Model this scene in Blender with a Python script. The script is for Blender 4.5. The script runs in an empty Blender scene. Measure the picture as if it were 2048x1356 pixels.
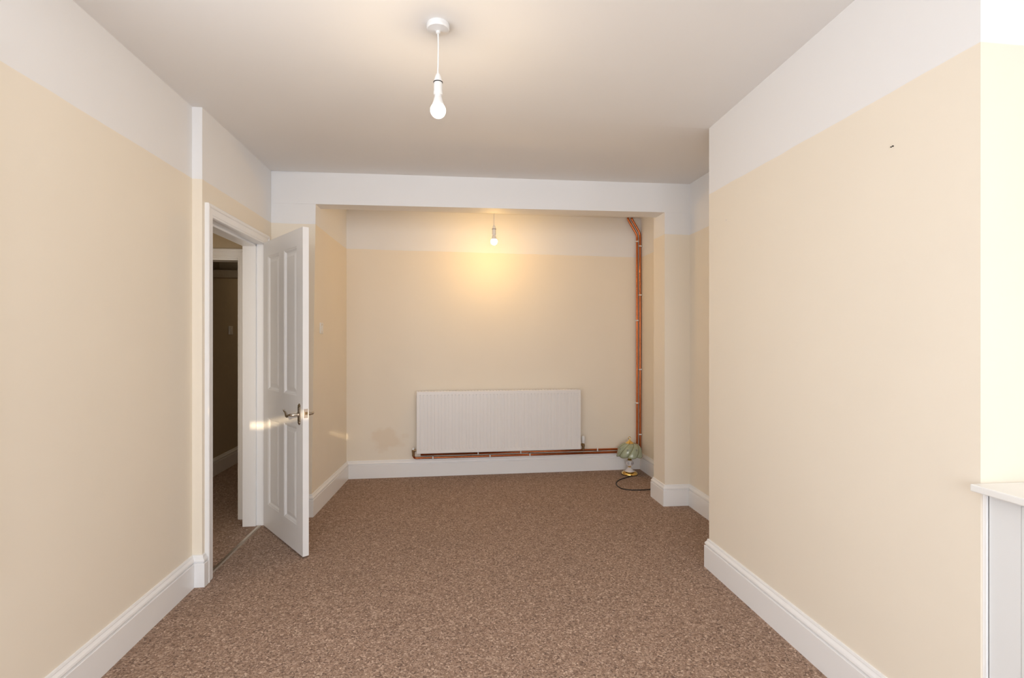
import bpy, bmesh, math, random
from mathutils import Vector, Matrix
random.seed(4)
SC = bpy.context.scene
COL = SC.collection
PI = math.pi

# ------------------------------------------------------------------ camera, world, lights, exposure
YAW = math.atan(119/1028)
cam_d = bpy.data.cameras.new('camera'); cam = bpy.data.objects.new('camera', cam_d); COL.objects.link(cam)
cam_d.sensor_width = 36; cam_d.lens = 1028/2048*36; cam_d.clip_start = 0.02
cam.location = (0, 0, 1.31); cam.rotation_euler = (PI/2, 0, -YAW)
SC.camera = cam
SC.view_settings.view_transform = 'Standard'; SC.view_settings.look = 'None'
SC.view_settings.gamma = 1; SC.view_settings.use_curve_mapping = False
SC.view_settings.exposure = 0.28
w = bpy.data.worlds.new('world'); SC.world = w; w.use_nodes = True
w.node_tree.nodes['Background'].inputs[0].default_value = (0.75, 0.85, 1, 1)
w.node_tree.nodes['Background'].inputs[1].default_value = 0.6

def area(name, loc, rot, sx, sy, power, color):
    l = bpy.data.lights.new(name, 'AREA'); l.shape = 'RECTANGLE'; l.size = sx; l.size_y = sy
    l.energy = power; l.color = color
    o = bpy.data.objects.new(name, l); COL.objects.link(o); o.location = loc; o.rotation_euler = rot
    return o
HALL_POWER = 5.0
SIDE_POWER = 15; ALCOVE_POWER = 25
WINDOW_POWER = 58; WINDOW_COLOR = (0.83, 0.905, 1.0)
area('window_daylight', (-0.1, -2.33, 1.30), (PI/2, 0, 0), 1.9, 1.75, WINDOW_POWER, WINDOW_COLOR)
area('left_fill_light', (-1.31, 0.98, 1.40), (0, -PI/2, 0), 1.5, 1.2, SIDE_POWER, WINDOW_COLOR)  # added fill from the left, brightens the chimney breast side
area('right_fill_light', (1.81, -1.45, 1.45), (0, PI/2, 0), 1.5, 1.6, ALCOVE_POWER, WINDOW_COLOR)  # added fill from the right, brightens the left wall
area('hall_fill_light', (-1.9, 2.08, 1.3), (PI/2, 0, 0), 0.6, 1.6, HALL_POWER, (1.0, 0.86, 0.66))  # added fill that lifts the dark hall from its near end
area('inner_hall_fill_light', (-1.85, 6.6, 2.40), (0, 0, 0), 0.3, 0.3, 2.2, (1.0, 0.80, 0.52))  # added fill that brightens the inner hall, no fitting there
sun_d = bpy.data.lights.new('sun', 'SUN'); sun_d.energy = 2.7; sun_d.color = (1.0, 0.76, 0.45); sun_d.angle = math.radians(0.35)
sun = bpy.data.objects.new('sun', sun_d); COL.objects.link(sun)
sun.rotation_euler = Vector((-0.13, 1, -0.261)).to_track_quat('-Z', 'Y').to_euler()
BULB_POWER = 4.4; BULB2_POWER = 7.0; BULB_COLOR = (1.0, 0.78, 0.50); BULB2_COLOR = (1.0, 0.60, 0.18)

# ------------------------------------------------------------------ helpers
def mesh_obj(name, verts, faces, mats, parent=None, smooth=False, mi=None):
    me = bpy.data.meshes.new(name); me.from_pydata([tuple(v) for v in verts], [], faces); me.update()
    bm = bmesh.new(); bm.from_mesh(me); bmesh.ops.recalc_face_normals(bm, faces=bm.faces); bm.to_mesh(me); bm.free()
    for m in (mats if isinstance(mats, (list, tuple)) else [mats]): me.materials.append(m)
    if mi:
        for p, i in zip(me.polygons, mi): p.material_index = i
    if smooth:
        for p in me.polygons: p.use_smooth = True
    o = bpy.data.objects.new(name, me); COL.objects.link(o)
    if parent: o.parent = parent
    return o
class MB:
    def __init__(s): s.v = []; s.f = []
    def add(s, v, f):
        b = len(s.v); s.v += [tuple(q) for q in v]; s.f += [tuple(i+b for i in t) for t in f]; return s
    def box(s, x0, x1, y0, y1, z0, z1):
        return s.add([(x0,y0,z0),(x1,y0,z0),(x1,y1,z0),(x0,y1,z0),(x0,y0,z1),(x1,y0,z1),(x1,y1,z1),(x0,y1,z1)],
                     [(0,3,2,1),(4,5,6,7),(0,1,5,4),(1,2,6,5),(2,3,7,6),(3,0,4,7)])
    def prism(s, pts, z0, z1, top=None):
        n = len(pts); top = top or pts
        return s.add([(x,y,z0) for x,y in pts]+[(x,y,z1) for x,y in top],
                     [tuple(range(n))[::-1], tuple(range(n,2*n))]+[(i,(i+1)%n,n+(i+1)%n,n+i) for i in range(n)])
    def lathe(s, prof, c=(0,0,0), n=32, axis='z', sx=1, sy=1):
        # prof = [(r, h)...]; closed with caps when r = 0
        v = []; f = []
        for r, h in prof:
            for k in range(n):
                a = 2*PI*k/n; p = (r*math.cos(a)*sx, r*math.sin(a)*sy, h)
                if axis == 'x': p = (h, p[0], p[1])
                if axis == 'y': p = (p[0], h, p[1])
                v.append((p[0]+c[0], p[1]+c[1], p[2]+c[2]))
        for i in range(len(prof)-1):
            for k in range(n): f.append((i*n+k, i*n+(k+1)%n, (i+1)*n+(k+1)%n, (i+1)*n+k))
        f.append(tuple(range(n))[::-1]); f.append(tuple(range((len(prof)-1)*n, len(prof)*n)))
        return s.add(v, f)
    def tube(s, pts, r, n=12):
        pts = [Vector(p) for p in pts]; rs = r if isinstance(r, (list, tuple)) else [r]*len(pts)
        v = []; f = []; u = None
        for i, p in enumerate(pts):
            t = (pts[min(i+1, len(pts)-1)] - pts[max(i-1, 0)]).normalized()
            if u is None: u = t.orthogonal().normalized()
            u = (u - t*u.dot(t)).normalized(); b = t.cross(u)
            for k in range(n):
                a = 2*PI*k/n; v.append(p + (u*math.cos(a)+b*math.sin(a))*rs[i])
        for i in range(len(pts)-1):
            for k in range(n): f.append((i*n+k, i*n+(k+1)%n, (i+1)*n+(k+1)%n, (i+1)*n+k))
        f.append(tuple(range(n))[::-1]); f.append(tuple(range((len(pts)-1)*n, len(pts)*n)))
        return s.add(v, f)
    def build(s, name, mat, parent=None, smooth=False): return mesh_obj(name, s.v, s.f, mat, parent, smooth)
def auto_smooth(o, deg=35):
    for p in o.data.polygons: p.use_smooth = True
    o.data.set_sharp_from_angle(angle=math.radians(deg)); return o
def bevel(o, wd=0.003, seg=2):
    m = o.modifiers.new('bevel', 'BEVEL'); m.width = wd; m.segments = seg; m.limit_method = 'ANGLE'; m.angle_limit = math.radians(40); return o
def thing(name, label, cat, loc=(0,0,0), rz=0, group=None):
    o = bpy.data.objects.new(name, None); COL.objects.link(o); o.empty_display_size = 0.05
    o.location = loc; o.rotation_euler = (0, 0, rz); return tag(o, label, cat, group)
def tag(o, label, cat, group=None):
    o['label'] = label; o['category'] = cat
    if group: o['group'] = group
    return o
def struct(o, label=None):
    o['kind'] = 'structure'
    if label: o['label'] = label
    return o
def smooth_curve(P, n=8):
    P = [Vector(p) for p in P]; out = []
    for i in range(len(P)-1):
        a = P[max(i-1,0)]; b = P[i]; c = P[i+1]; d = P[min(i+2,len(P)-1)]
        for k in range(n):
            t = k/n; out.append(0.5*((2*b)+(c-a)*t+(2*a-5*b+4*c-d)*t*t+(3*b-a-3*c+d)*t**3))
    out.append(P[-1]); return out

# ------------------------------------------------------------------ materials
def new_mat(name):
    m = bpy.data.materials.new(name); m.use_nodes = True; nt = m.node_tree
    return m, nt, nt.nodes['Principled BSDF']
def simple(name, col, rough=0.5, metal=0.0, **kw):
    m, nt, b = new_mat(name)
    b.inputs['Roughness'].default_value = rough; b.inputs['Metallic'].default_value = metal
    tc = nt.nodes.new('ShaderNodeTexCoord'); n = nt.nodes.new('ShaderNodeTexNoise'); n.inputs['Scale'].default_value = kw.get('scale', 6)
    n.inputs['Detail'].default_value = 4
    nt.links.new(tc.outputs['Object'], n.inputs['Vector'])
    mx = nt.nodes.new('ShaderNodeMix'); mx.data_type = 'RGBA'
    v = kw.get('var', 0.04)
    mx.inputs[6].default_value = (*[c*(1-v) for c in col], 1); mx.inputs[7].default_value = (*[min(1, c*(1+v)) for c in col], 1)
    nt.links.new(n.outputs['Fac'], mx.inputs[0]); nt.links.new(mx.outputs[2], b.inputs['Base Color'])
    if kw.get('bump'):
        n2 = nt.nodes.new('ShaderNodeTexNoise'); n2.inputs['Scale'].default_value = kw.get('bscale', 60); nt.links.new(tc.outputs['Object'], n2.inputs['Vector'])
        bp = nt.nodes.new('ShaderNodeBump'); bp.inputs['Strength'].default_value = kw['bump']; bp.inputs['Distance'].default_value = 0.002
        nt.links.new(n2.outputs['Fac'], bp.inputs['Height']); nt.links.new(bp.outputs['Normal'], b.inputs['Normal'])
    return m
WHITE_PAINT = (0.885, 0.875, 0.87); CREAM = (0.905, 0.82, 0.692)
def wall_paint(name, stain=False):
    m, nt, b = new_mat(name); L = nt.links; N = nt.nodes.new
    b.inputs['Roughness'].default_value = 0.62
    g = N('ShaderNodeNewGeometry'); sp = N('ShaderNodeSeparateXYZ'); L.new(g.outputs['Position'], sp.inputs[0])
    nz = N('ShaderNodeTexNoise'); nz.inputs['Scale'].default_value = 5; L.new(g.outputs['Position'], nz.inputs['Vector'])
    # height of the hand-cut paint line: z0 = 2.149 - 0.008 x, a few millimetres of wobble
    a = N('ShaderNodeMath'); a.operation = 'MULTIPLY_ADD'; a.inputs[1].default_value = 0.008; a.inputs[2].default_value = -2.149; L.new(sp.outputs['X'], a.inputs[0])
    s = N('ShaderNodeMath'); s.operation = 'ADD'; L.new(sp.outputs['Z'], s.inputs[0]); L.new(a.outputs[0], s.inputs[1])
    wv = N('ShaderNodeMath'); wv.operation = 'MULTIPLY_ADD'; wv.inputs[1].default_value = 0.010; wv.inputs[2].default_value = -0.005; L.new(nz.outputs['Fac'], wv.inputs[0])
    s2 = N('ShaderNodeMath'); s2.operation = 'ADD'; L.new(s.outputs[0], s2.inputs[0]); L.new(wv.outputs[0], s2.inputs[1])
    st = N('ShaderNodeMapRange'); st.inputs['From Min'].default_value = -0.0015; st.inputs['From Max'].default_value = 0.0015; L.new(s2.outputs[0], st.inputs['Value'])
    n2 = N('ShaderNodeTexNoise'); n2.inputs['Scale'].default_value = 2.2; n2.inputs['Detail'].default_value = 5; L.new(g.outputs['Position'], n2.inputs['Vector'])
    cm = N('ShaderNodeMix'); cm.data_type = 'RGBA'; cm.inputs[6].default_value = (*[c*0.975 for c in CREAM], 1); cm.inputs[7].default_value = (*[c*1.025 for c in CREAM], 1); L.new(n2.outputs['Fac'], cm.inputs[0])
    cream = cm.outputs[2]
    if stain:   # faint damp mark low on the far wall, left of the radiator
        d = N('ShaderNodeVectorMath'); d.operation = 'SUBTRACT'; d.inputs[1].default_value = (-0.62, 4.98, 0.36); L.new(g.outputs['Position'], d.inputs[0])
        d2 = N('ShaderNodeVectorMath'); d2.operation = 'MULTIPLY'; d2.inputs[1].default_value = (4.6, 1, 9); L.new(d.outputs[0], d2.inputs[0])
        ln = N('ShaderNodeVectorMath'); ln.operation = 'LENGTH'; L.new(d2.outputs[0], ln.inputs[0])
        n3 = N('ShaderNodeTexNoise'); n3.inputs['Scale'].default_value = 11; n3.inputs['Detail'].default_value = 6; L.new(g.outputs['Position'], n3.inputs['Vector'])
        ad = N('ShaderNodeMath'); ad.operation = 'MULTIPLY_ADD'; ad.inputs[1].default_value = 1.6; L.new(n3.outputs['Fac'], ad.inputs[0]); L.new(ln.outputs['Value'], ad.inputs[2])
        mr = N('ShaderNodeMapRange'); mr.inputs['From Min'].default_value = 1.75; mr.inputs['From Max'].default_value = 1.4; mr.inputs['To Max'].default_value = 0.4; L.new(ad.outputs[0], mr.inputs['Value'])
        sm = N('ShaderNodeMix'); sm.data_type = 'RGBA'; sm.inputs[7].default_value = (0.80, 0.64, 0.46, 1); L.new(mr.outputs[0], sm.inputs[0]); L.new(cream, sm.inputs[6]); cream = sm.outputs[2]
    fm = N('ShaderNodeMix'); fm.data_type = 'RGBA'; L.new(st.outputs[0], fm.inputs[0]); L.new(cream, fm.inputs[6]); fm.inputs[7].default_value = (*WHITE_PAINT, 1)
    L.new(fm.outputs[2], b.inputs['Base Color'])
    n4 = N('ShaderNodeTexNoise'); n4.inputs['Scale'].default_value = 9; n4.inputs['Detail'].default_value = 8; L.new(g.outputs['Position'], n4.inputs['Vector'])
    bp = N('ShaderNodeBump'); bp.inputs['Strength'].default_value = 0.25; bp.inputs['Distance'].default_value = 0.004; L.new(n4.outputs['Fac'], bp.inputs['Height']); L.new(bp.outputs['Normal'], b.inputs['Normal'])
    return m
def carpet(name):
    m, nt, b = new_mat(name); L = nt.links; N = nt.nodes.new
    b.inputs['Roughness'].default_value = 0.95; b.inputs['Specular IOR Level'].default_value = 0.1
    b.inputs['Sheen Weight'].default_value = 0.1; b.inputs['Sheen Roughness'].default_value = 0.5
    g = N('ShaderNodeNewGeometry')
    nz = N('ShaderNodeTexNoise'); nz.inputs['Scale'].default_value = 60; L.new(g.outputs['Position'], nz.inputs['Vector'])
    mp = N('ShaderNodeVectorMath'); mp.operation = 'MULTIPLY_ADD'; mp.inputs[1].default_value = (0.02,)*3; L.new(nz.outputs['Color'], mp.inputs[0]); L.new(g.outputs['Position'], mp.inputs[2])
    vo = N('ShaderNodeTexVoronoi'); vo.inputs['Scale'].default_value = 160; L.new(mp.outputs[0], vo.inputs['Vector'])
    sp = N('ShaderNodeSeparateColor'); L.new(vo.outputs['Color'], sp.inputs[0])
    r = N('ShaderNodeValToRGB'); e = r.color_ramp; e.interpolation = 'LINEAR'
    e.elements[0].position = 0; e.elements[0].color = (0.155, 0.094, 0.067, 1)
    e.elements[1].position = 1; e.elements[1].color = (0.70, 0.52, 0.40, 1)
    for p, c in ((0.2, (0.27, 0.168, 0.116, 1)), (0.6, (0.385, 0.252, 0.178, 1)), (0.88, (0.48, 0.335, 0.248, 1))):
        k = e.elements.new(p); k.color = c
    L.new(sp.outputs[0], r.inputs[0])
    n2 = N('ShaderNodeTexNoise'); n2.inputs['Scale'].default_value = 2.5; n2.inputs['Detail'].default_value = 3; L.new(g.outputs['Position'], n2.inputs['Vector'])
    mr = N('ShaderNodeMapRange'); mr.inputs['To Min'].default_value = 0.92; mr.inputs['To Max'].default_value = 1.08; L.new(n2.outputs['Fac'], mr.inputs['Value'])
    mu = N('ShaderNodeVectorMath'); mu.operation = 'SCALE'; L.new(r.outputs[0], mu.inputs[0]); L.new(mr.outputs[0], mu.inputs['Scale'])
    L.new(mu.outputs[0], b.inputs['Base Color'])
    bp = N('ShaderNodeBump'); bp.inputs['Strength'].default_value = 0.9; bp.inputs['Distance'].default_value = 0.004; bp.invert = True
    L.new(vo.outputs['Distance'], bp.inputs['Height']); L.new(bp.outputs['Normal'], b.inputs['Normal'])
    return m
def emis(name, col, st):
    m, nt, b = new_mat(name); b.inputs['Base Color'].default_value = (0.9, 0.88, 0.8, 1)
    b.inputs['Emission Color'].default_value = (*col, 1); b.inputs['Emission Strength'].default_value = st; return m

M_WALL = wall_paint('cream_and_white_wall_paint'); M_WALLF = wall_paint('cream_wall_paint_with_damp_mark', True)
M_CEIL = simple('ceiling_paint', (0.89, 0.87, 0.85), 0.75, var=0.015, scale=2, bump=0.15, bscale=12)
M_WHITEWALL = simple('white_wall_paint', WHITE_PAINT, 0.65, var=0.02, scale=3)
M_GLOSS = simple('white_gloss_woodwork', (0.93, 0.92, 0.915), 0.28, var=0.01, bump=0.03, bscale=30)
M_DOOR = simple('white_satin_door_paint', (0.86, 0.845, 0.83), 0.3, var=0.015, bump=0.05, bscale=40)
M_CARPET = carpet('brown_tweed_carpet')
M_RAD = simple('radiator_enamel', (0.88, 0.86, 0.85), 0.3, var=0.01)
M_PLASTIC = simple('white_plastic', (0.85, 0.84, 0.82), 0.3, var=0.01)
M_BLACK = simple('black_rubber', (0.015, 0.013, 0.013), 0.5, var=0.1)
M_CHROME = simple('polished_nickel', (0.55, 0.50, 0.44), 0.16, 1.0, var=0.05)
M_BRASS = simple('polished_brass', (0.90, 0.62, 0.20), 0.14, 1.0, var=0.05)
M_COPPER = simple('copper_pipe', (0.50, 0.16, 0.062), 0.22, 1.0, var=0.6, scale=3)
M_SOLDER = simple('tarnished_brass_fitting', (0.34, 0.24, 0.13), 0.3, 1.0, var=0.1)
M_ALU = simple('brushed_threshold_metal', (0.55, 0.48, 0.40), 0.35, 0.9, var=0.08, scale=40)
M_LATCH = simple('satin_latch_metal', (0.62, 0.54, 0.48), 0.4, 0.7, var=0.05)
M_DARK = simple('dark_cavity', (0.03, 0.025, 0.02), 0.8, var=0.1)
M_CAB = simple('white_cabinet_laminate', (0.84, 0.85, 0.85), 0.35, var=0.008)
M_TOP = simple('white_worktop_laminate', (0.90, 0.89, 0.86), 0.22, var=0.008)
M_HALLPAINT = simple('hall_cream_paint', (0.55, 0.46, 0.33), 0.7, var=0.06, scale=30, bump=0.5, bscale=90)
M_PORC = simple('white_porcelain', (0.82, 0.76, 0.74), 0.15, var=0.05, scale=40)
M_FLOWER = simple('painted_flower', (0.10, 0.10, 0.13), 0.4, var=0.2, scale=80)
M_BULB = emis('lit_bulb_glass', (1.0, 0.90, 0.72), 9.0)
def glass_green():
    m, nt, b = new_mat('frosted_green_glass')
    tc = nt.nodes.new('ShaderNodeTexCoord'); n = nt.nodes.new('ShaderNodeTexNoise'); n.inputs['Scale'].default_value = 25; nt.links.new(tc.outputs['Object'], n.inputs['Vector'])
    r = nt.nodes.new('ShaderNodeValToRGB'); r.color_ramp.elements[0].color = (0.36, 0.42, 0.27, 1); r.color_ramp.elements[1].color = (0.62, 0.68, 0.52, 1)
    nt.links.new(n.outputs['Fac'], r.inputs[0]); nt.links.new(r.outputs[0], b.inputs['Base Color'])
    b.inputs['Roughness'].default_value = 0.18; b.inputs['Transmission Weight'].default_value = 0.25; b.inputs['Coat Weight'].default_value = 0.5
    return m
M_GREEN = glass_green()
M_GREENRIM = simple('olive_glass_rim', (0.30, 0.28, 0.10), 0.25, 0.3, var=0.2, scale=60)

# ------------------------------------------------------------------ large structure
HC = 2.54
def ceil_z(x, y):
    k = min(1, max(0, (x+0.6)/2.0))
    pts = [(-3, 0.0), (1.0, 0.010), (1.72, 0.008), (2.8, -0.024), (3.86, -0.006), (6, -0.006)]
    for (a, u), (c, v) in zip(pts, pts[1:]):
        if a <= y <= c: return HC + k*(u+(v-u)*(y-a)/(c-a))
    return HC
def slab_grid(name, xs, ys, zf, th, mat):
    v = []; f = []; nx = len(xs); ny = len(ys)
    for up in (0, th):
        for y in ys:
            for x in xs: v.append((x, y, zf(x, y)+up))
    o = nx*ny
    for j in range(ny-1):
        for i in range(nx-1):
            a = j*nx+i; f.append((a, a+nx, a+nx+1, a+1)); f.append((o+a, o+a+1, o+a+nx+1, o+a+nx))
    for i in range(nx-1):
        f.append((i, i+1, o+i+1, o+i)); a = (ny-1)*nx+i; f.append((a, o+a, o+a+1, a+1))
    for j in range(ny-1):
        a = j*nx; f.append((a, o+a, o+a+nx, a+nx)); a += nx-1; f.append((a, a+nx, o+a+nx, o+a))
    return mesh_obj(name, v, f, mat)
XL, XC, XA, YN = -1.37, 1.46, 1.855, -2.40
fl = MB().box(-2.40, 2.05, -2.52, 7.7, -0.12, 0.0).build('floor', M_CARPET); struct(fl, 'brown flecked loop-pile carpet floor')
ce = slab_grid('ceiling', [-1.49, -0.6, 0, 0.6, 1.2, 1.5, 1.95], [-2.5, 1.0, 1.72, 2.2, 2.8, 3.3, 3.93], ceil_z, 0.1, M_CEIL); struct(ce, 'main room ceiling')
cf = MB().box(-1.1, 2.0, 4.0, 5.12, 2.527, 2.64).build('ceiling', M_CEIL); struct(cf, 'ceiling of the far recess')

# left wall: thick wall with a shallow step, door opening Y 3.00 - 3.79
DO0, DO1, DOH = 2.992, 3.80, 1.985
YB0, YB1 = 3.945, 3.872          # front face of the beam at the left and right
b = MB()
b.prism([(XL, YN-0.1), (XL, 2.90), (-1.32, 2.90), (-1.32, DO0), (-1.45, DO0), (-1.50, YN-0.1)], 0, 2.60)
b.prism([(-1.32, DO0), (-1.32, DO1), (-1.45, DO1), (-1.45, DO0)], DOH, 2.60)
b.prism([(-1.32, DO1), (-1.32, YB0), (-1.45, YB0), (-1.45, DO1)], 0, 2.60)
wl = b.build('wall_left', M_WALL); struct(wl, 'left wall, cream below and white above, with the door opening')
# return and recess left wall (leans slightly)
b = MB()
b.add([(-1.32, YB0, 0), (-1.035, YB0-0.006, 0), (-0.985, 5.02, 0), (-0.985, 5.15, 0), (-1.45, 5.15, 0), (-1.45, YB0, 0),
       (-1.32, YB0, 2.6), (-1.0, YB0-0.006, 2.6), (-0.985, 5.02, 2.6), (-0.985, 5.15, 2.6), (-1.45, 5.15, 2.6), (-1.45, YB0, 2.6)],
      [(5,4,3,2,1,0), (6,7,8,9,10,11)] + [(i, (i+1) % 6, 6+(i+1) % 6, 6+i) for i in range(6)])
wr = b.build('wall_recess_left', M_WALL); struct(wr, 'left side wall of the far recess')
# far wall
b = MB().prism([(-0.99, 4.965), (1.90, 5.013), (1.90, 5.15), (-0.99, 5.15)], 0, 2.6)
struct(b.build('wall_far', M_WALLF), 'far wall of the recess, cream with a white band on top')
# recess right wall, pilaster, alcove wall, chimney breast
b = MB()
b.prism([(1.893, 5.1), (1.885, 4.10), (1.658, 4.10), (1.658, YB1+0.005), (1.862, YB1), (1.848, 2.7), (2.05, 2.7), (2.05, 5.1)], 0, 2.6)
struct(b.build('wall_right_far', M_WALL), 'right wall behind the chimney breast with a pilaster')
b = MB().prism([(XC, 1.271), (XC, 2.795), (2.05, 2.795), (2.05, 1.271)], 0, 2.6)
struct(b.build('wall_right', M_WALL), 'chimney breast on the right, cream below and white above')
b = MB().box(XA, 2.05, YN-0.1, 1.271, 0, 2.6); struct(b.build('wall_right_near', M_WALL), 'right wall of the near alcove')
# beam over the recess opening
b = MB()
pts = [(-1.31, YB0-0.004), (1.87, YB1-0.002), (1.87, YB1+0.175), (-1.31, YB0+0.135)]
b.prism(pts, 2.306, 2.6); struct(b.build('trim_1', M_WHITEWALL), 'white painted beam across the recess opening')
# near wall (behind the camera) with a window and an added slit above it that shapes the sun streak
b = MB()
xs0, xs1 = -0.600, -0.017
b.box(-1.50, -1.1, YN-0.1, YN, 0, 2.6); b.box(1.5, 2.05, YN-0.1, YN, 0, 2.6)
b.box(-1.1, 1.5, YN-0.1, YN, 0, 0.42); b.box(-1.1, 1.5, YN-0.1, YN, 2.364, 2.6)
b.box(-1.1, xs0, YN-0.1, YN, 2.308, 2.364); b.box(xs1, 1.5, YN-0.1, YN, 2.308, 2.364)
struct(b.build('wall_near', M_WALL), 'wall with the window, behind the viewer')
b = MB(); b.box(-1.1, 1.5, YN-0.09, YN-0.05, 0.42, 0.48); b.box(-1.1, 1.5, YN-0.09, YN-0.05, 2.26, 2.308)
for x in (-1.1, -0.25, 0.58, 1.44): b.box(x, x+0.06, YN-0.09, YN-0.05, 0.48, 2.26)
struct(b.build('window_1', M_GLOSS), 'white window frame behind the viewer')
def added_side_window(n, x, d, y0, y1, z0, z1, l1, l2):  # frame and blind added on a solid wall to go with a fill light
    b = MB(); X = sorted((x, x+0.03*d))
    for a in ((y0, y1, z0, z0+0.06), (y0, y1, z1-0.06, z1), (y0, y0+0.06, z0+0.06, z1-0.06), (y1-0.06, y1, z0+0.06, z1-0.06)): b.box(X[0], X[1], *a)
    struct(b.build('window_%d' % n, M_GLOSS), l1)
    X = sorted((x+0.001*d, x+0.012*d))
    tag(MB().box(X[0], X[1], y0+0.06, y1-0.06, z0+0.06, z1-0.06).build('added_blind', M_WHITEWALL), l2, 'blind')
added_side_window(2, XL, 1, 0.32, 1.64, 0.60, 2.20, 'white window frame added on the solid left wall beside the viewer', 'pale blind added inside the left frame beside the viewer')
added_side_window(3, XA, -1, -2.30, -0.60, 0.66, 2.24, 'white window frame added on the solid right wall behind the viewer', 'pale blind added inside the right frame behind the viewer')
bl = MB().box(-1.08, 1.48, YN-0.045, YN-0.035, 0.42, 2.306).build('added_blind', M_WHITEWALL)  # added unseen blocker, so the sun enters only through the slit
tag(bl, 'pale blind added to block the sun at the window behind the viewer', 'blind')

# hall beyond the door
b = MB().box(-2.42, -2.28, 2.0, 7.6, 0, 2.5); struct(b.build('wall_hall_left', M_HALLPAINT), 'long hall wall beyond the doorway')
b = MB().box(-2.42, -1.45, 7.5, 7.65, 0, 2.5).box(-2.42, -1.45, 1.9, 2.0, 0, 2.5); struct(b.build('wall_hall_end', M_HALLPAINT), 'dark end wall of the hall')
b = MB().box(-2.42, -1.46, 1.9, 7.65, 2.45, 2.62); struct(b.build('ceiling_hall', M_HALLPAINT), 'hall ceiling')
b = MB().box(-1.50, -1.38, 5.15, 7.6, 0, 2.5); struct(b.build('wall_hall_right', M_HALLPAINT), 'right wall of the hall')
# cross wall with a second doorway
OX1, OZ = -1.548, 1.895
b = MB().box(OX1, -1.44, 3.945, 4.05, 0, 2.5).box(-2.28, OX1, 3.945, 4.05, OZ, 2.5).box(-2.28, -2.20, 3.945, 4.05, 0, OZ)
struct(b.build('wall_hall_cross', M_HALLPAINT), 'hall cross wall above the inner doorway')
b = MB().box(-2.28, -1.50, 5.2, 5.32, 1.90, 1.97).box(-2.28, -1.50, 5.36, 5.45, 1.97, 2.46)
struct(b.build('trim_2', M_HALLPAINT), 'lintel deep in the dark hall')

# ------------------------------------------------------------------ baseboards: one mitred profile swept along each run
PROF = [(0, 0), (0.020, 0), (0.020, 0.122), (0.0185, 0.1245), (0.012, 0.126), (0.012, 0.130), (0.0175, 0.132), (0.0185, 0.136), (0.0165, 0.143), (0.011, 0.150), (0.0085, 0.154), (0.0085, 0.158), (0.006, 0.1645), (0, 0.1655)]
def sweep(name, path, mat=M_GLOSS, prof=PROF, flip=1, parent=None):
    P = [Vector((*p, 0)) for p in path]; n = len(P); rings = []
    for i, p in enumerate(P):
        d0 = (P[i]-P[i-1]).normalized() if i else None; d1 = (P[i+1]-P[i]).normalized() if i < n-1 else None
        n0 = Vector((d0.y, -d0.x, 0))*flip if d0 else None; n1 = Vector((d1.y, -d1.x, 0))*flip if d1 else None
        if n0 is None: m = n1
        elif n1 is None: m = n0
        else: m = (n0+n1)/(1+n0.dot(n1))
        rings.append([(p.x+m.x*o, p.y+m.y*o, z) for o, z in prof])
    v = [q for r in rings for q in r]; k = len(prof); f = []
    for i in range(n-1):
        for j in range(k): f.append((i*k+j, i*k+(j+1) % k, (i+1)*k+(j+1) % k, (i+1)*k+j))
    f.append(tuple(range(k))); f.append(tuple(range((n-1)*k, n*k))[::-1])
    return mesh_obj(name, v, f, mat, parent)
struct(sweep('baseboard_left', [(XL, YN), (XL, 2.90), (-1.32, 2.90), (-1.32, 2.925)]), 'white moulded skirting along the left wall')
struct(sweep('baseboard_recess_left', [(-1.315, YB0), (-1.035, YB0-0.006), (-0.985, 4.965)]), 'white skirting along the left side of the recess')
struct(sweep('baseboard_far', [(-0.985, 4.965), (1.893, 5.013)]), 'white skirting along the far wall')
struct(sweep('baseboard_right_far', [(1.893, 5.013), (1.885, 4.10), (1.658, 4.10), (1.658, YB1+0.004), (1.862, YB1), (1.848, 2.80)]), 'white skirting around the pilaster')
struct(sweep('baseboard_right', [(1.84, 2.795), (XC, 2.795), (XC, 1.272)]), 'white skirting along the chimney breast')
struct(sweep('baseboard_hall', [(-2.28, 2.1), (-2.28, 3.9)]), 'skirting in the hall')
struct(sweep('baseboard_hall_inner', [(-2.28, 4.05), (-2.28, 7.4)]), 'skirting along the dark hall wall')

# ------------------------------------------------------------------ door casings
CAS = [(0, 0), (0.010, 0), (0.013, 0.004), (0.013, 0.010), (0.016, 0.014), (0.016, 0.046), (0.020, 0.050), (0.022, 0.056), (0.022, 0.064), (0.019, 0.068), (0, 0.068)]
def casing_frame(name, origin, ax, nrm, w0, w1, h, label, left=True):
    """U-shaped moulding: ax = direction along the wall, nrm = out of the wall; w0, w1 = opening edges, h = head"""
    A = Vector(ax); Nn = Vector(nrm); O = Vector(origin); v = []; f = []; k = len(CAS)
    for o, t in CAS:
        for (u, z) in ((w0-t, 0), (w0-t, h+t), (w1+t, h+t), (w1+t, 0)): v.append(O + A*u + Nn*o + Vector((0, 0, z)))
    for j in range(k):
        for s in range(3): a = j*4+s; c = ((j+1) % k)*4+s; f.append((a, a+1, c+1, c))
    f.append(tuple(j*4 for j in range(k))); f.append(tuple(j*4+3 for j in range(k)))
    return struct(mesh_obj(name, v, f, M_GLOSS), label)
casing_frame('trim_3', (-1.32, 0, 0), (0, 1, 0), (1, 0, 0), DO0+0.004, DO1-0.01, 1.975, 'white moulded casing round the open door')
casing_frame('trim_4', (0, 3.945, 0), (1, 0, 0), (0, -1, 0), -2.14, OX1, OZ, 'white moulded casing of the inner hall doorway')
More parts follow.
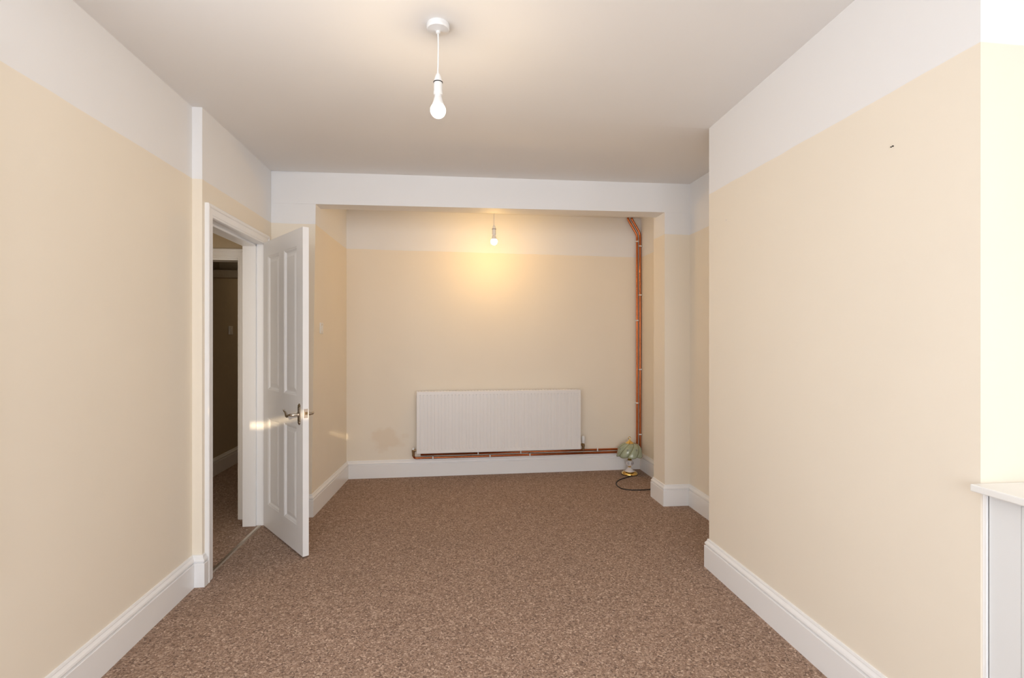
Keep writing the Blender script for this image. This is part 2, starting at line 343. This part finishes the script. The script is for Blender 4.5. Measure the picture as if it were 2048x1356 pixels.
# lining with stops
b = MB()
b.box(-1.455, -1.318, DO1-0.012, DO1+0.004, 0, 1.985); b.box(-1.455, -1.318, DO0-0.004, DO0+0.010, 0, 1.985); b.box(-1.455, -1.318, DO0, DO1, 1.973, 1.990)
b.box(-1.455, -1.366, DO1-0.026, DO1-0.012, 0, 1.973); b.box(-1.455, -1.366, DO0+0.010, DO0+0.022, 0, 1.973); b.box(-1.455, -1.366, DO0+0.01, DO1-0.012, 1.958, 1.973)
struct(bevel(b.build('trim_5', M_GLOSS), 0.0015, 1), 'white door lining with stops')
b = MB()
b.box(OX1-0.004, OX1+0.012, 3.945, 4.05, 0, OZ); b.box(-2.2, OX1, 3.945, 4.05, OZ-0.012, OZ)
struct(b.build('trim_6', M_GLOSS), 'lining of the inner hall doorway')
# metal threshold strip
ts = MB()
ts.add([(-1.358, DO0, 0.0), (-1.330, DO0, 0.0), (-1.336, DO0, 0.007), (-1.352, DO0, 0.007), (-1.358, DO1-0.03, 0.0), (-1.330, DO1-0.03, 0.0), (-1.336, DO1-0.03, 0.007), (-1.352, DO1-0.03, 0.007)],
       [(0,1,2,3), (7,6,5,4), (0,4,5,1), (1,5,6,2), (2,6,7,3), (3,7,4,0)])
tag(ts.build('threshold_strip', M_ALU), 'narrow worn metal carpet strip across the doorway floor', 'threshold')

# ------------------------------------------------------------------ door
DW, DT, DH = 0.713, 0.036, 1.972
door = thing('door_1', 'white four-panel door standing open into the room', 'door', (-1.31, 3.765, 0.009), math.atan2(3.187-3.765, -0.885+1.31))
door['kind'] = 'structure'
del door['category']
PU = [(0.088, 0.305), (0.398, 0.613)]; PZ = [(0.165, 0.765), (0.955, 1.868)]
b = MB()
b.box(0, PU[0][0], 0, DT, 0, DH); b.box(PU[1][1], DW, 0, DT, 0, DH); b.box(PU[0][1], PU[1][0], 0, DT, 0, DH)
for (u0, u1) in PU:
    b.box(u0, u1, 0, DT, 0, PZ[0][0]); b.box(u0, u1, 0, DT, PZ[0][1], PZ[1][0]); b.box(u0, u1, 0, DT, PZ[1][1], DH)
b.build('door_leaf', M_DOOR, door)
def door_panel(u0, u1, z0, z1):
    rings = [(0.0, 0.0), (0.003, 0.0022), (0.009, 0.0035), (0.017, 0.0115), (0.021, 0.0125), (0.026, 0.0105), (0.046, 0.005), (0.048, 0.005)]
    v = []; f = []
    for side in (0, 1):
        base = len(v)
        for i, (ins, dep) in enumerate(rings):
            y = dep if side == 0 else DT-dep
            v += [(u0+ins, y, z0+ins), (u1-ins, y, z0+ins), (u1-ins, y, z1-ins), (u0+ins, y, z1-ins)]
            if i:
                for k in range(4): a = base+4*(i-1); f.append((a+k, a+(k+1) % 4, a+4+(k+1) % 4, a+4+k))
        a = base+4*(len(rings)-1); f.append((a, a+1, a+2, a+3))
    n = 4*len(rings)
    for k in range(4): f.append((k, (k+1) % 4, n+(k+1) % 4, n+k))
    return mesh_obj('panel', v, f, M_DOOR, door)
for (u0, u1) in PU:
    for (z0, z1) in PZ: door_panel(u0, u1, z0, z1)
# latch and handles (local: x along the leaf, y through it; y < 0 ... hall side)
lp = MB().box(DW, DW+0.0015, 0.006, DT-0.006, 0.828, 0.882).build('latch_plate', M_LATCH, door)
MB().box(DW+0.001, DW+0.009, 0.012, 0.026, 0.848, 0.864).build('latch_bolt', M_SOLDER, lp)
def handle(side):
    s = -1 if side == 0 else 1; y0 = 0 if side == 0 else DT
    def Y(d): return y0 + s*d
    U = 0.666; ZL = 0.845
    # backplate with stepped scrolled ends
    out = [(-0.019, -0.040), (-0.019, 0.045), (-0.013, 0.050), (-0.017, 0.056), (-0.008, 0.064), (0, 0.068), (0.008, 0.064), (0.017, 0.056), (0.013, 0.050), (0.019, 0.045), (0.019, -0.040), (0.013, -0.045), (0.017, -0.051), (0.008, -0.059), (0, -0.063), (-0.008, -0.059), (-0.017, -0.051), (-0.013, -0.045)]
    n = len(out); v = []; f = []
    for d, sc in ((0, 1), (0.004, 1), (0.008, 0.78)):
        v += [(U+x*sc, Y(d), ZL+z*(sc if sc == 1 else 0.93)) for x, z in out]
    for r in range(2):
        for k in range(n): f.append((r*n+k, r*n+(k+1) % n, (r+1)*n+(k+1) % n, (r+1)*n+k))
    f.append(tuple(range(2*n, 3*n))); f.append(tuple(range(n))[::-1])
    pl = mesh_obj('handle_plate', v, f, M_CHROME, door); auto_smooth(pl)
    lv = MB()
    P = [(U, Y(0.004), ZL), (U, Y(0.020), ZL), (U-0.002, Y(0.038), ZL), (U-0.014, Y(0.049), ZL), (U-0.035, Y(0.050), ZL-0.003), (U-0.058, Y(0.050), ZL-0.012), (U-0.074, Y(0.050), ZL-0.012), (U-0.086, Y(0.050), ZL-0.002), (U-0.098, Y(0.050), ZL+0.009), (U-0.112, Y(0.050), ZL+0.011), (U-0.122, Y(0.050), ZL+0.017), (U-0.124, Y(0.050), ZL+0.024)]
    C = smooth_curve(P, 5); R = [0.011, 0.009, 0.008, 0.0085, 0.0075, 0.0075, 0.0105, 0.0085, 0.0065, 0.0060, 0.0055, 0.0065]
    rr = []
    for i in range(len(C)): t = i/5; a = int(min(t, 10)); rr.append(R[a]+(R[a+1]-R[a])*(t-a))
    lv.tube(C, rr, 14); lv.lathe([(0, 0), (0.015, 0.0005), (0.015, 0.004), (0.010, 0.008), (0, 0.008)], (U, Y(0.007 if side else 0.015), ZL), 20, 'y')
    o = lv.build('lever', M_CHROME, pl, True); return pl
handle(0); handle(1)
for z in (0.20, 1.0, 1.72):
    MB().lathe([(0, 0), (0.006, 0), (0.006, 0.075), (0, 0.075)], (-0.002, DT+0.004, z), 12).build('hinge', M_CHROME, door, True)

# ------------------------------------------------------------------ pendant lights
def pendant(loc, ztop, drop, label, group, power, color):
    x, y = loc
    t = thing('pendant_light', label, 'light', (x, y, ztop), 0, group)
    r = MB().lathe([(0, 0), (0.043, 0), (0.0445, -0.003), (0.0445, -0.016), (0.041, -0.022), (0.016, -0.026), (0.009, -0.028), (0.009, -0.034), (0.005, -0.037), (0, -0.037)]).build('ceiling_rose', M_PLASTIC, t); auto_smooth(r, 30)
    zc = -drop
    sag = [(0, 0, -0.034), (0.0012, 0, -0.034-(drop-0.034)*0.4), (-0.0018, 0, zc+0.004-0.03), (-0.0015, 0, zc-0.004)]
    MB().tube(smooth_curve(sag, 6), 0.0032, 10).build('cord', M_PLASTIC, t, True)
    h = MB().lathe([(0, zc+0.003), (0.006, zc+0.003), (0.009, zc-0.002), (0.0125, zc-0.012), (0.0155, zc-0.022), (0.0162, zc-0.030), (0.0162, zc-0.032), (0.0165, zc-0.0335), (0.0165, zc-0.066), (0.0175, zc-0.067), (0.0175, zc-0.078), (0.015, zc-0.080), (0, zc-0.080)]).build('lamp_holder', M_PLASTIC, t); auto_smooth(h, 30)
    MB().lathe([(0.0162, zc-0.0290), (0.0185, zc-0.0296), (0.0185, zc-0.0318), (0.0162, zc-0.0324)]).build('holder_ring', M_BLACK, h, True)
    nk = MB().lathe([(0.0135, zc-0.078), (0.0135, zc-0.088), (0.015, zc-0.090), (0.019, zc-0.106), (0.0225, zc-0.115), (0.0228, zc-0.121)], n=32).build('bulb_neck', M_PLASTIC, t); auto_smooth(nk, 30)
    zb = zc-0.140; prof = [(0.0235, zc-0.1125)]
    R = 0.0300
    for i in range(3, 17): a = PI*i/16; prof.append((max(R*math.sin(a), 0.0002), zb+R*math.cos(a)))
    prof[0] = (0.0234, zc-0.1128)
    MB().lathe([(0.0229, zc-0.1205)]+[p for p in prof[1:] if p[1] < zc-0.1215], n=32).build('bulb', M_BULB, t, True)
    l = bpy.data.lights.new('bulb_light', 'POINT'); l.energy = power; l.color = color; l.shadow_soft_size = 0.03
    lo = bpy.data.objects.new('bulb_light', l); COL.objects.link(lo); lo.location = (x, y, ztop+zb-0.05)
    return t
pendant((-0.056, 2.03), 2.54, 0.196, 'white pendant with lit bare bulb nearest the camera, hanging from the main ceiling', 'bare bulb pendants', BULB_POWER, BULB_COLOR)
pendant((0.362, 4.50), 2.527, 0.222, 'small white pendant with lit bare bulb hanging inside the far recess', 'bare bulb pendants', BULB2_POWER, BULB2_COLOR)

# ------------------------------------------------------------------ radiator
RX0, RX1, RY, RZ0, RZ1 = -0.334, 1.243, 4.868, 0.236, 0.816
rad = thing('radiator', 'long white fluted panel radiator mounted low on the far wall', 'radiator', (RX0, RY, RZ0), math.atan2(0.048, 2.88))
RW, RH = RX1-RX0, RZ1-RZ0
NF = 47; p = (RW-0.03)/NF; xs = [0, 0.004]
v = []; f = []; X = [0.0, 0.003, 0.015]
for i in range(NF):
    x = 0.015+i*p; X += [x+p*t for t in (0.30, 0.42, 0.5, 0.58, 0.70, 1.0)]
X += [RW-0.003, RW]
Z = [0.0, 0.003, 0.030, 0.036, 0.044, RH-0.044, RH-0.036, RH-0.030, RH-0.003, RH]
def rdepth(x, z, ix, iz):
    if ix in (0, len(X)-1) or iz in (0, len(Z)-1): return 0.004
    e = 0 if iz in (1, 2, 7, 8) else (0.55 if iz in (3, 6) else 1)
    t = ((x-0.015) % p)/p if 0.015 < x < RW-0.015 else 0
    g = max(0, 1-abs(t-0.5)/0.2)
    return 0.0135*e*(g**0.8 if g > 0 else 0)
for iz, z in enumerate(Z):
    for ix, x in enumerate(X): v.append((x, rdepth(x, z, ix, iz), z))
nX = len(X)
for iz in range(len(Z)-1):
    for ix in range(nX-1): a = iz*nX+ix; f.append((a, a+1, a+nX+1, a+nX))
b = MB().add(v, f); b.box(0.0, RW, 0.004, 0.016, 0, RH)
mesh_obj('front_panel', b.v, b.f, M_RAD, rad)
g = MB()
for i in range(52): xx = 0.02+i*(RW-0.04)/52; g.box(xx, xx+0.018, 0.018, 0.074, RH-0.002, RH+0.001)
g.box(0, RW, 0.014, 0.020, RH-0.012, RH+0.002); g.box(0, RW, 0.072, 0.080, RH-0.012, RH+0.002)
g.build('top_grille', M_RAD, rad)
MB().box(0.0, 0.002, 0.004, 0.080, 0.01, RH-0.002).build('side_panel', M_RAD, rad); MB().box(RW-0.002, RW, 0.004, 0.080, 0.01, RH-0.002).build('side_panel', M_RAD, rad)
MB().box(0.01, RW-0.01, 0.066, 0.078, 0.02, RH-0.02).build('back_panel', M_RAD, rad)
fin = MB()
for i in range(44): xx = 0.03+i*(RW-0.06)/44; fin.box(xx, xx+0.0015, 0.017, 0.065, 0.04, RH-0.03)
fin.build('convector_fins', M_RAD, rad)
for x in (0.25, RW-0.25): MB().box(x, x+0.03, 0.078, 0.104, 0.1, RH-0.1).build('bracket', M_RAD, rad)
# valves (radiator local coordinates)
vv = MB().lathe([(0, -0.052), (0.011, -0.052), (0.011, -0.02), (0.014, -0.018), (0.014, 0.004), (0.010, 0.008), (0.010, 0.018), (0, 0.018)], (RW+0.036, 0.045, 0.035), 16)
vv.lathe([(0, -0.038), (0.009, -0.038), (0.009, -0.016), (0.013, -0.014), (0.013, 0), (0, 0)], (RW+0.036, 0.045, 0.035), 16, 'x')
tv = vv.build('thermostatic_valve', M_SOLDER, rad); auto_smooth(tv)
hd = MB().lathe([(0, 0.016), (0.015, 0.016), (0.0165, 0.022), (0.0165, 0.034), (0.0185, 0.038), (0.0195, 0.062), (0.017, 0.080), (0.012, 0.086), (0, 0.087)], (RW+0.036, 0.045, 0.035), 20).build('valve_head', M_PLASTIC, tv); auto_smooth(hd)
vv = MB().lathe([(0, -0.055), (0.011, -0.055), (0.011, -0.02), (0.014, -0.018), (0.014, 0.004), (0.009, 0.008), (0, 0.008)], (-0.032, 0.045, 0.025), 16)
vv.lathe([(0, 0), (0.013, 0), (0.013, 0.012), (0.009, 0.014), (0.009, 0.034), (0, 0.034)], (-0.032, 0.045, 0.025), 16, 'x')
lk = vv.build('lockshield_valve', M_SOLDER, rad); auto_smooth(lk)
auto_smooth(MB().lathe([(0, 0.006), (0.012, 0.006), (0.011, 0.022), (0.008, 0.026), (0, 0.026)], (-0.032, 0.045, 0.025), 16).build('valve_cap', M_PLASTIC, lk))

# ------------------------------------------------------------------ copper pipes
def wy(x): return 4.965+(x+0.99)*0.048/2.89
def pipe(pts, label, clips):
    # rounded corners
    P = [Vector(q) for q in pts]; out = [P[0]]
    for i in range(1, len(P)-1):
        a = (P[i-1]-P[i]).normalized(); c = (P[i+1]-P[i]).normalized(); r = min(0.03, (P[i-1]-P[i]).length/2.2, (P[i+1]-P[i]).length/2.2)
        for t in (0, .2, .4, .6, .8, 1): out.append((P[i]+a*r)*(1-t)**2+P[i]*2*t*(1-t)+(P[i]+c*r)*t*t)
    out.append(P[-1])
    dense = []
    for a, c in zip(out, out[1:]):
        dense.append(a)
    dense.append(out[-1])
    r = thing('copper_pipe', label, 'pipe', tuple(P[0]), 0, 'surface-mounted copper heating pipes')
    r.location = (0, 0, 0)
    MB().tube(dense, 0.0105, 14).build('pipe_run', M_COPPER, r, True)
    for (x, z, vert) in clips:
        y = wy(x)-0.026
        if vert: c = MB().box(x-0.0145, x+0.0145, y-0.014, y+0.026, z-0.006, z+0.006)
        else: c = MB().box(x-0.006, x+0.006, y-0.014, y+0.026, z-0.0145, z+0.0145)
        bevel(c.build('pipe_clip', M_PLASTIC, r), 0.003, 2)
    return r
def zy(py, d=4.97*1.0): return 1.31+(678-py)/1028*(4.98*0.9934+1.85*0.115)   # height of a point at image row py near the far right corner
AX, BX = 1.842, 1.874
zA, zB = 0.210, 0.180
pipe([(1.745, wy(1.74)-0.026, 2.526), (1.752, wy(1.74)-0.026, 2.500), (AX, wy(AX)-0.026, 2.352), (AX, wy(AX)-0.026, zA), (1.29, wy(1.29)-0.026, zA), (-0.30, wy(-0.3)-0.026, zA)],
     'copper pipe rising in the corner, left one of the pair, upper one below the radiator', [(AX, zy(483), 1), (AX, zy(641), 1), (AX, zy(806), 1), (0.245, zA, 0), (0.66, zA, 0), (1.43, zA, 0)])
pipe([(1.785, wy(1.78)-0.026, 2.526), (1.792, wy(1.78)-0.026, 2.505), (BX, wy(BX)-0.026, 2.37), (BX, wy(BX)-0.026, zB), (-0.366, wy(-0.3)-0.026, zB), (-0.366, wy(-0.3)-0.045, 0.235)],
     'copper pipe in the corner nearer the right wall, lower one above the skirting', [(BX, zy(492), 1), (BX, zy(590), 1), (BX, zy(739), 1), (BX, zy(869), 1), (-0.185, zB, 0), (0.36, zB, 0), (0.75, zB, 0)])

# ------------------------------------------------------------------ touch lamp in the corner
LX, LY = 1.703, 4.812
lamp = thing('table_lamp', 'small brass and porcelain table lamp with green glass petal shade, standing on the carpet', 'lamp', (LX, LY, 0))
bs = MB().lathe([(0, 0), (0.074, 0), (0.078, 0.004), (0.078, 0.010), (0.073, 0.020), (0.064, 0.028), (0.050, 0.032), (0, 0.032)], n=40).build('base', M_BRASS, lamp); auto_smooth(bs, 50)
MB().lathe([(0.074, -0.001), (0.080, 0.0), (0.081, 0.004), (0.078, 0.006)], n=40).build('base_rim', M_BLACK, bs, True)
pd = MB().lathe([(0, 0.031), (0.048, 0.031), (0.046, 0.036), (0.036, 0.044), (0.028, 0.055), (0.020, 0.064), (0.014, 0.070), (0, 0.070)], n=32).build('pedestal', M_PORC, lamp); auto_smooth(pd, 50)
auto_smooth(MB().lathe([(0, 0.069), (0.012, 0.069), (0.015, 0.073), (0.012, 0.078), (0.009, 0.080), (0, 0.080)], n=24).build('collar', M_BRASS, lamp), 50)
bp_ = [(0, 0.078)]+[(0.036*math.sin(PI*i/14)**0.8, 0.110-0.031*math.cos(PI*i/14)) for i in range(1, 14)]+[(0, 0.142)]
body = MB().lathe(bp_, n=32).build('body', M_PORC, lamp, True)
auto_smooth(MB().lathe([(0, 0.138), (0.020, 0.138), (0.022, 0.143), (0.014, 0.148), (0.012, 0.160), (0.017, 0.166), (0.018, 0.190), (0, 0.190)], n=24).build('neck', M_BRASS, lamp), 50)
def petals(mb, c, nrm, s, n=5):
    nrm = Vector(nrm).normalized(); u = nrm.cross(Vector((0, 0, 1))).normalized(); w_ = nrm.cross(u); c = Vector(c)
    for k in range(n):
        a = 2*PI*k/n+0.3; d = u*math.cos(a)+w_*math.sin(a); e = u*-math.sin(a)+w_*math.cos(a)
        q = [c+d*s*0.25, c+d*s*0.7+e*s*0.3, c+d*s*1.05, c+d*s*0.7-e*s*0.3]
        mb.add(q+[x-nrm*0.001 for x in q], [(0,1,2,3), (7,6,5,4), (0,4,5,1), (1,5,6,2), (2,6,7,3), (3,7,4,0)])
mb = MB()
for a in (-2.2, -1.3, -0.5): petals(mb, (0.0365*math.cos(a), 0.0365*math.sin(a), 0.112), (math.cos(a), math.sin(a), 0.05), 0.012)
mb.build('flower_motif', M_FLOWER, body)
# shade: eight curved twisted petals of green glass
NP = 8
def shade_pt(k, s, t):
    """s across the petal 0-1, t from the bottom rim (0) to the cap (1)"""
    r = 0.118*math.cos(t*1.24)**0.85+0.002; z = 0.186+0.118*math.sin(t*1.45)/math.sin(1.45)
    bulge = math.sin(PI*s)
    r += 0.010*bulge*(1-t)**0.5 - 0.004
    z -= 0.010*bulge*max(0, 1-t*5)
    a = 2*PI*(k+s)/NP + 0.95*t - 0.5
    return (r*math.cos(a), r*math.sin(a), z)
for k in range(NP):
    ns, ntt = 8, 12; v = []; f = []
    for off in (0, 1):
        for j in range(ntt+1):
            for i in range(ns+1):
                x, y, z = shade_pt(k, 0.02+0.96*i/ns, j/ntt)
                if off: q = 1-0.0028/max(0.02, math.hypot(x, y)); x *= q; y *= q; z -= 0.001
                v.append((x, y, z))
    o_ = (ns+1)*(ntt+1)
    for j in range(ntt):
        for i in range(ns): a = j*(ns+1)+i; f.append((a, a+1, a+ns+2, a+ns+1)); f.append((o_+a, o_+a+ns+1, o_+a+ns+2, o_+a+1))
    ring = [i for i in range(ns+1)]+[(j)*(ns+1)+ns for j in range(1, ntt+1)]+[ntt*(ns+1)+i for i in range(ns-1, -1, -1)]+[j*(ns+1) for j in range(ntt-1, 0, -1)]
    for a, c in zip(ring, ring[1:]+ring[:1]): f.append((a, c, o_+c, o_+a))
    pn = mesh_obj('shade_panel', v, f, M_GREEN, lamp, True)
    seam = MB().tube([shade_pt(k, 0.0, j/12) for j in range(13)], 0.0017, 6); seam.tube([shade_pt(k, i/8, 0.0) for i in range(9)], 0.0013, 6)
    seam.build('panel_edging', M_GREENRIM, pn, True)
    c = Vector(shade_pt(k, 0.5, 0.42)); n_ = (Vector(shade_pt(k, 0.7, 0.42))-Vector(shade_pt(k, 0.3, 0.42))).cross(Vector(shade_pt(k, 0.5, 0.5))-Vector(shade_pt(k, 0.5, 0.35))).normalized()
    if n_.dot(Vector((c.x, c.y, 0))) < 0: n_ = -n_
    fm = MB(); petals(fm, c+n_*0.0006, n_, 0.010); petals(fm, c+n_*0.0006+Vector((0, 0, -0.016)), n_, 0.006)
    fm.build('flower_motif', M_FLOWER, pn)
auto_smooth(MB().lathe([(0, 0.296), (0.040, 0.296), (0.042, 0.300), (0.034, 0.309), (0.020, 0.319), (0.010, 0.327), (0.006, 0.331), (0.005, 0.338), (0, 0.338)], n=32).build('cap', M_BRASS, lamp), 50)
fn = MB().tube([(0.0125*math.sin(2*PI*i/20), 0, 0.351-0.0125*math.cos(2*PI*i/20)) for i in range(21)], 0.0026, 8).build('finial', M_BRASS, lamp, True)
cab = smooth_curve([(0.0, -0.072, 0.006), (-0.035, -0.10, 0.005), (-0.12, -0.155, 0.005), (-0.20, -0.235, 0.005), (-0.245, -0.35, 0.005), (-0.237, -0.46, 0.005), (-0.175, -0.512, 0.005), (-0.06, -0.524, 0.005), (0.06, -0.507, 0.005), (0.12, -0.50, 0.005)], 8)
MB().tube(cab, 0.0042, 8).build('power_cable', M_BLACK, lamp, True)

# ------------------------------------------------------------------ light switches
def switch(loc, rz, label, mat=M_PLASTIC):
    t = thing('light_switch', label, 'switch', loc, rz)
    bevel(MB().box(-0.043, 0.043, -0.009, 0, -0.043, 0.043).build('switch_plate', mat, t), 0.003, 2)
    r = MB().add([(-0.011, -0.009, -0.017), (0.011, -0.009, -0.017), (0.011, -0.009, 0.017), (-0.011, -0.009, 0.017), (-0.010, -0.0105, -0.016), (0.010, -0.0105, -0.016), (0.010, -0.0145, 0.016), (-0.010, -0.0145, 0.016)],
                 [(0,1,2,3), (7,6,5,4), (0,4,5,1), (1,5,6,2), (2,6,7,3), (3,7,4,0)]).build('rocker', mat, t)
    for z in (-0.030, 0.030): MB().lathe([(0, -0.0105), (0.003, -0.0105), (0.003, -0.008), (0, -0.008)], (0, 0, z), 10, 'y').build('screw', M_CHROME, t)
    return t
switch((-1.0165, 4.138, 1.394), PI/2+0.015, 'white light switch on the left wall of the recess, beside the open door')
switch((-2.28, 5.61, 1.40), PI/2, 'light switch on the dark hall wall beyond the doorway')

# ------------------------------------------------------------------ cabinet and worktop in the near right alcove
cb = thing('base_cabinet', 'white base cabinet in the right alcove under the pale worktop', 'cabinet', (1.47, 0.3, 0))
def L(x0, x1, y0, y1, z0, z1): return MB().box(x0-1.47, x1-1.47, y0-0.3, y1-0.3, z0, z1)
L(1.492, 1.84, 0.02, 1.262, 0.10, 0.882).build('carcass', M_DARK, cb)
L(1.493, 1.840, 1.2625, 1.268, 0.0, 0.886).build('side_panel', M_CAB, cb)
bevel(L(1.472, 1.492, 1.178, 1.260, 0.0, 0.886).build('stile', M_CAB, cb), 0.002, 1)
bevel(L(1.470, 1.490, 0.60, 1.1765, 0.0, 0.876).build('cabinet_door', M_CAB, cb), 0.002, 1)
bevel(L(1.470, 1.490, 0.02, 0.597, 0.0, 0.876).build('cabinet_door', M_CAB, cb), 0.002, 1)
wt = bevel(MB().box(1.424, 1.852, 0.0, 1.2695, 0.889, 0.909).build('worktop', M_TOP), 0.003, 2)
tag(wt, 'pale glossy worktop ending at the chimney breast corner, above the white cabinet', 'worktop')
# scribe fillet between chimney breast and cabinet
struct(MB().box(1.466, 1.4735, 1.2615, 1.2705, 0, 0.886).build('trim_7', M_GLOSS), 'thin fillet beside the cabinet')

# ------------------------------------------------------------------ wall fixings left in the paint
tag(MB().lathe([(0, -0.004), (0.0022, -0.004), (0.0022, 0.001), (0, 0.001)], (XC, 1.556, 1.953), 8, 'x').lathe([(0, -0.004), (0.0018, -0.004), (0.0018, 0.001), (0, 0.001)], (XC, 1.563, 1.9525), 8, 'x').build('picture_nail', M_DARK),
    'tiny nail stub high on the chimney breast', 'nail')
tag(MB().lathe([(0, -0.003), (0.0026, -0.003), (0.0026, 0.001), (0, 0.001)], (XC, 2.606, 1.948), 8, 'x').build('wall_plug', M_PORC),
    'tiny pale plug near the far edge of the chimney breast', 'plug')
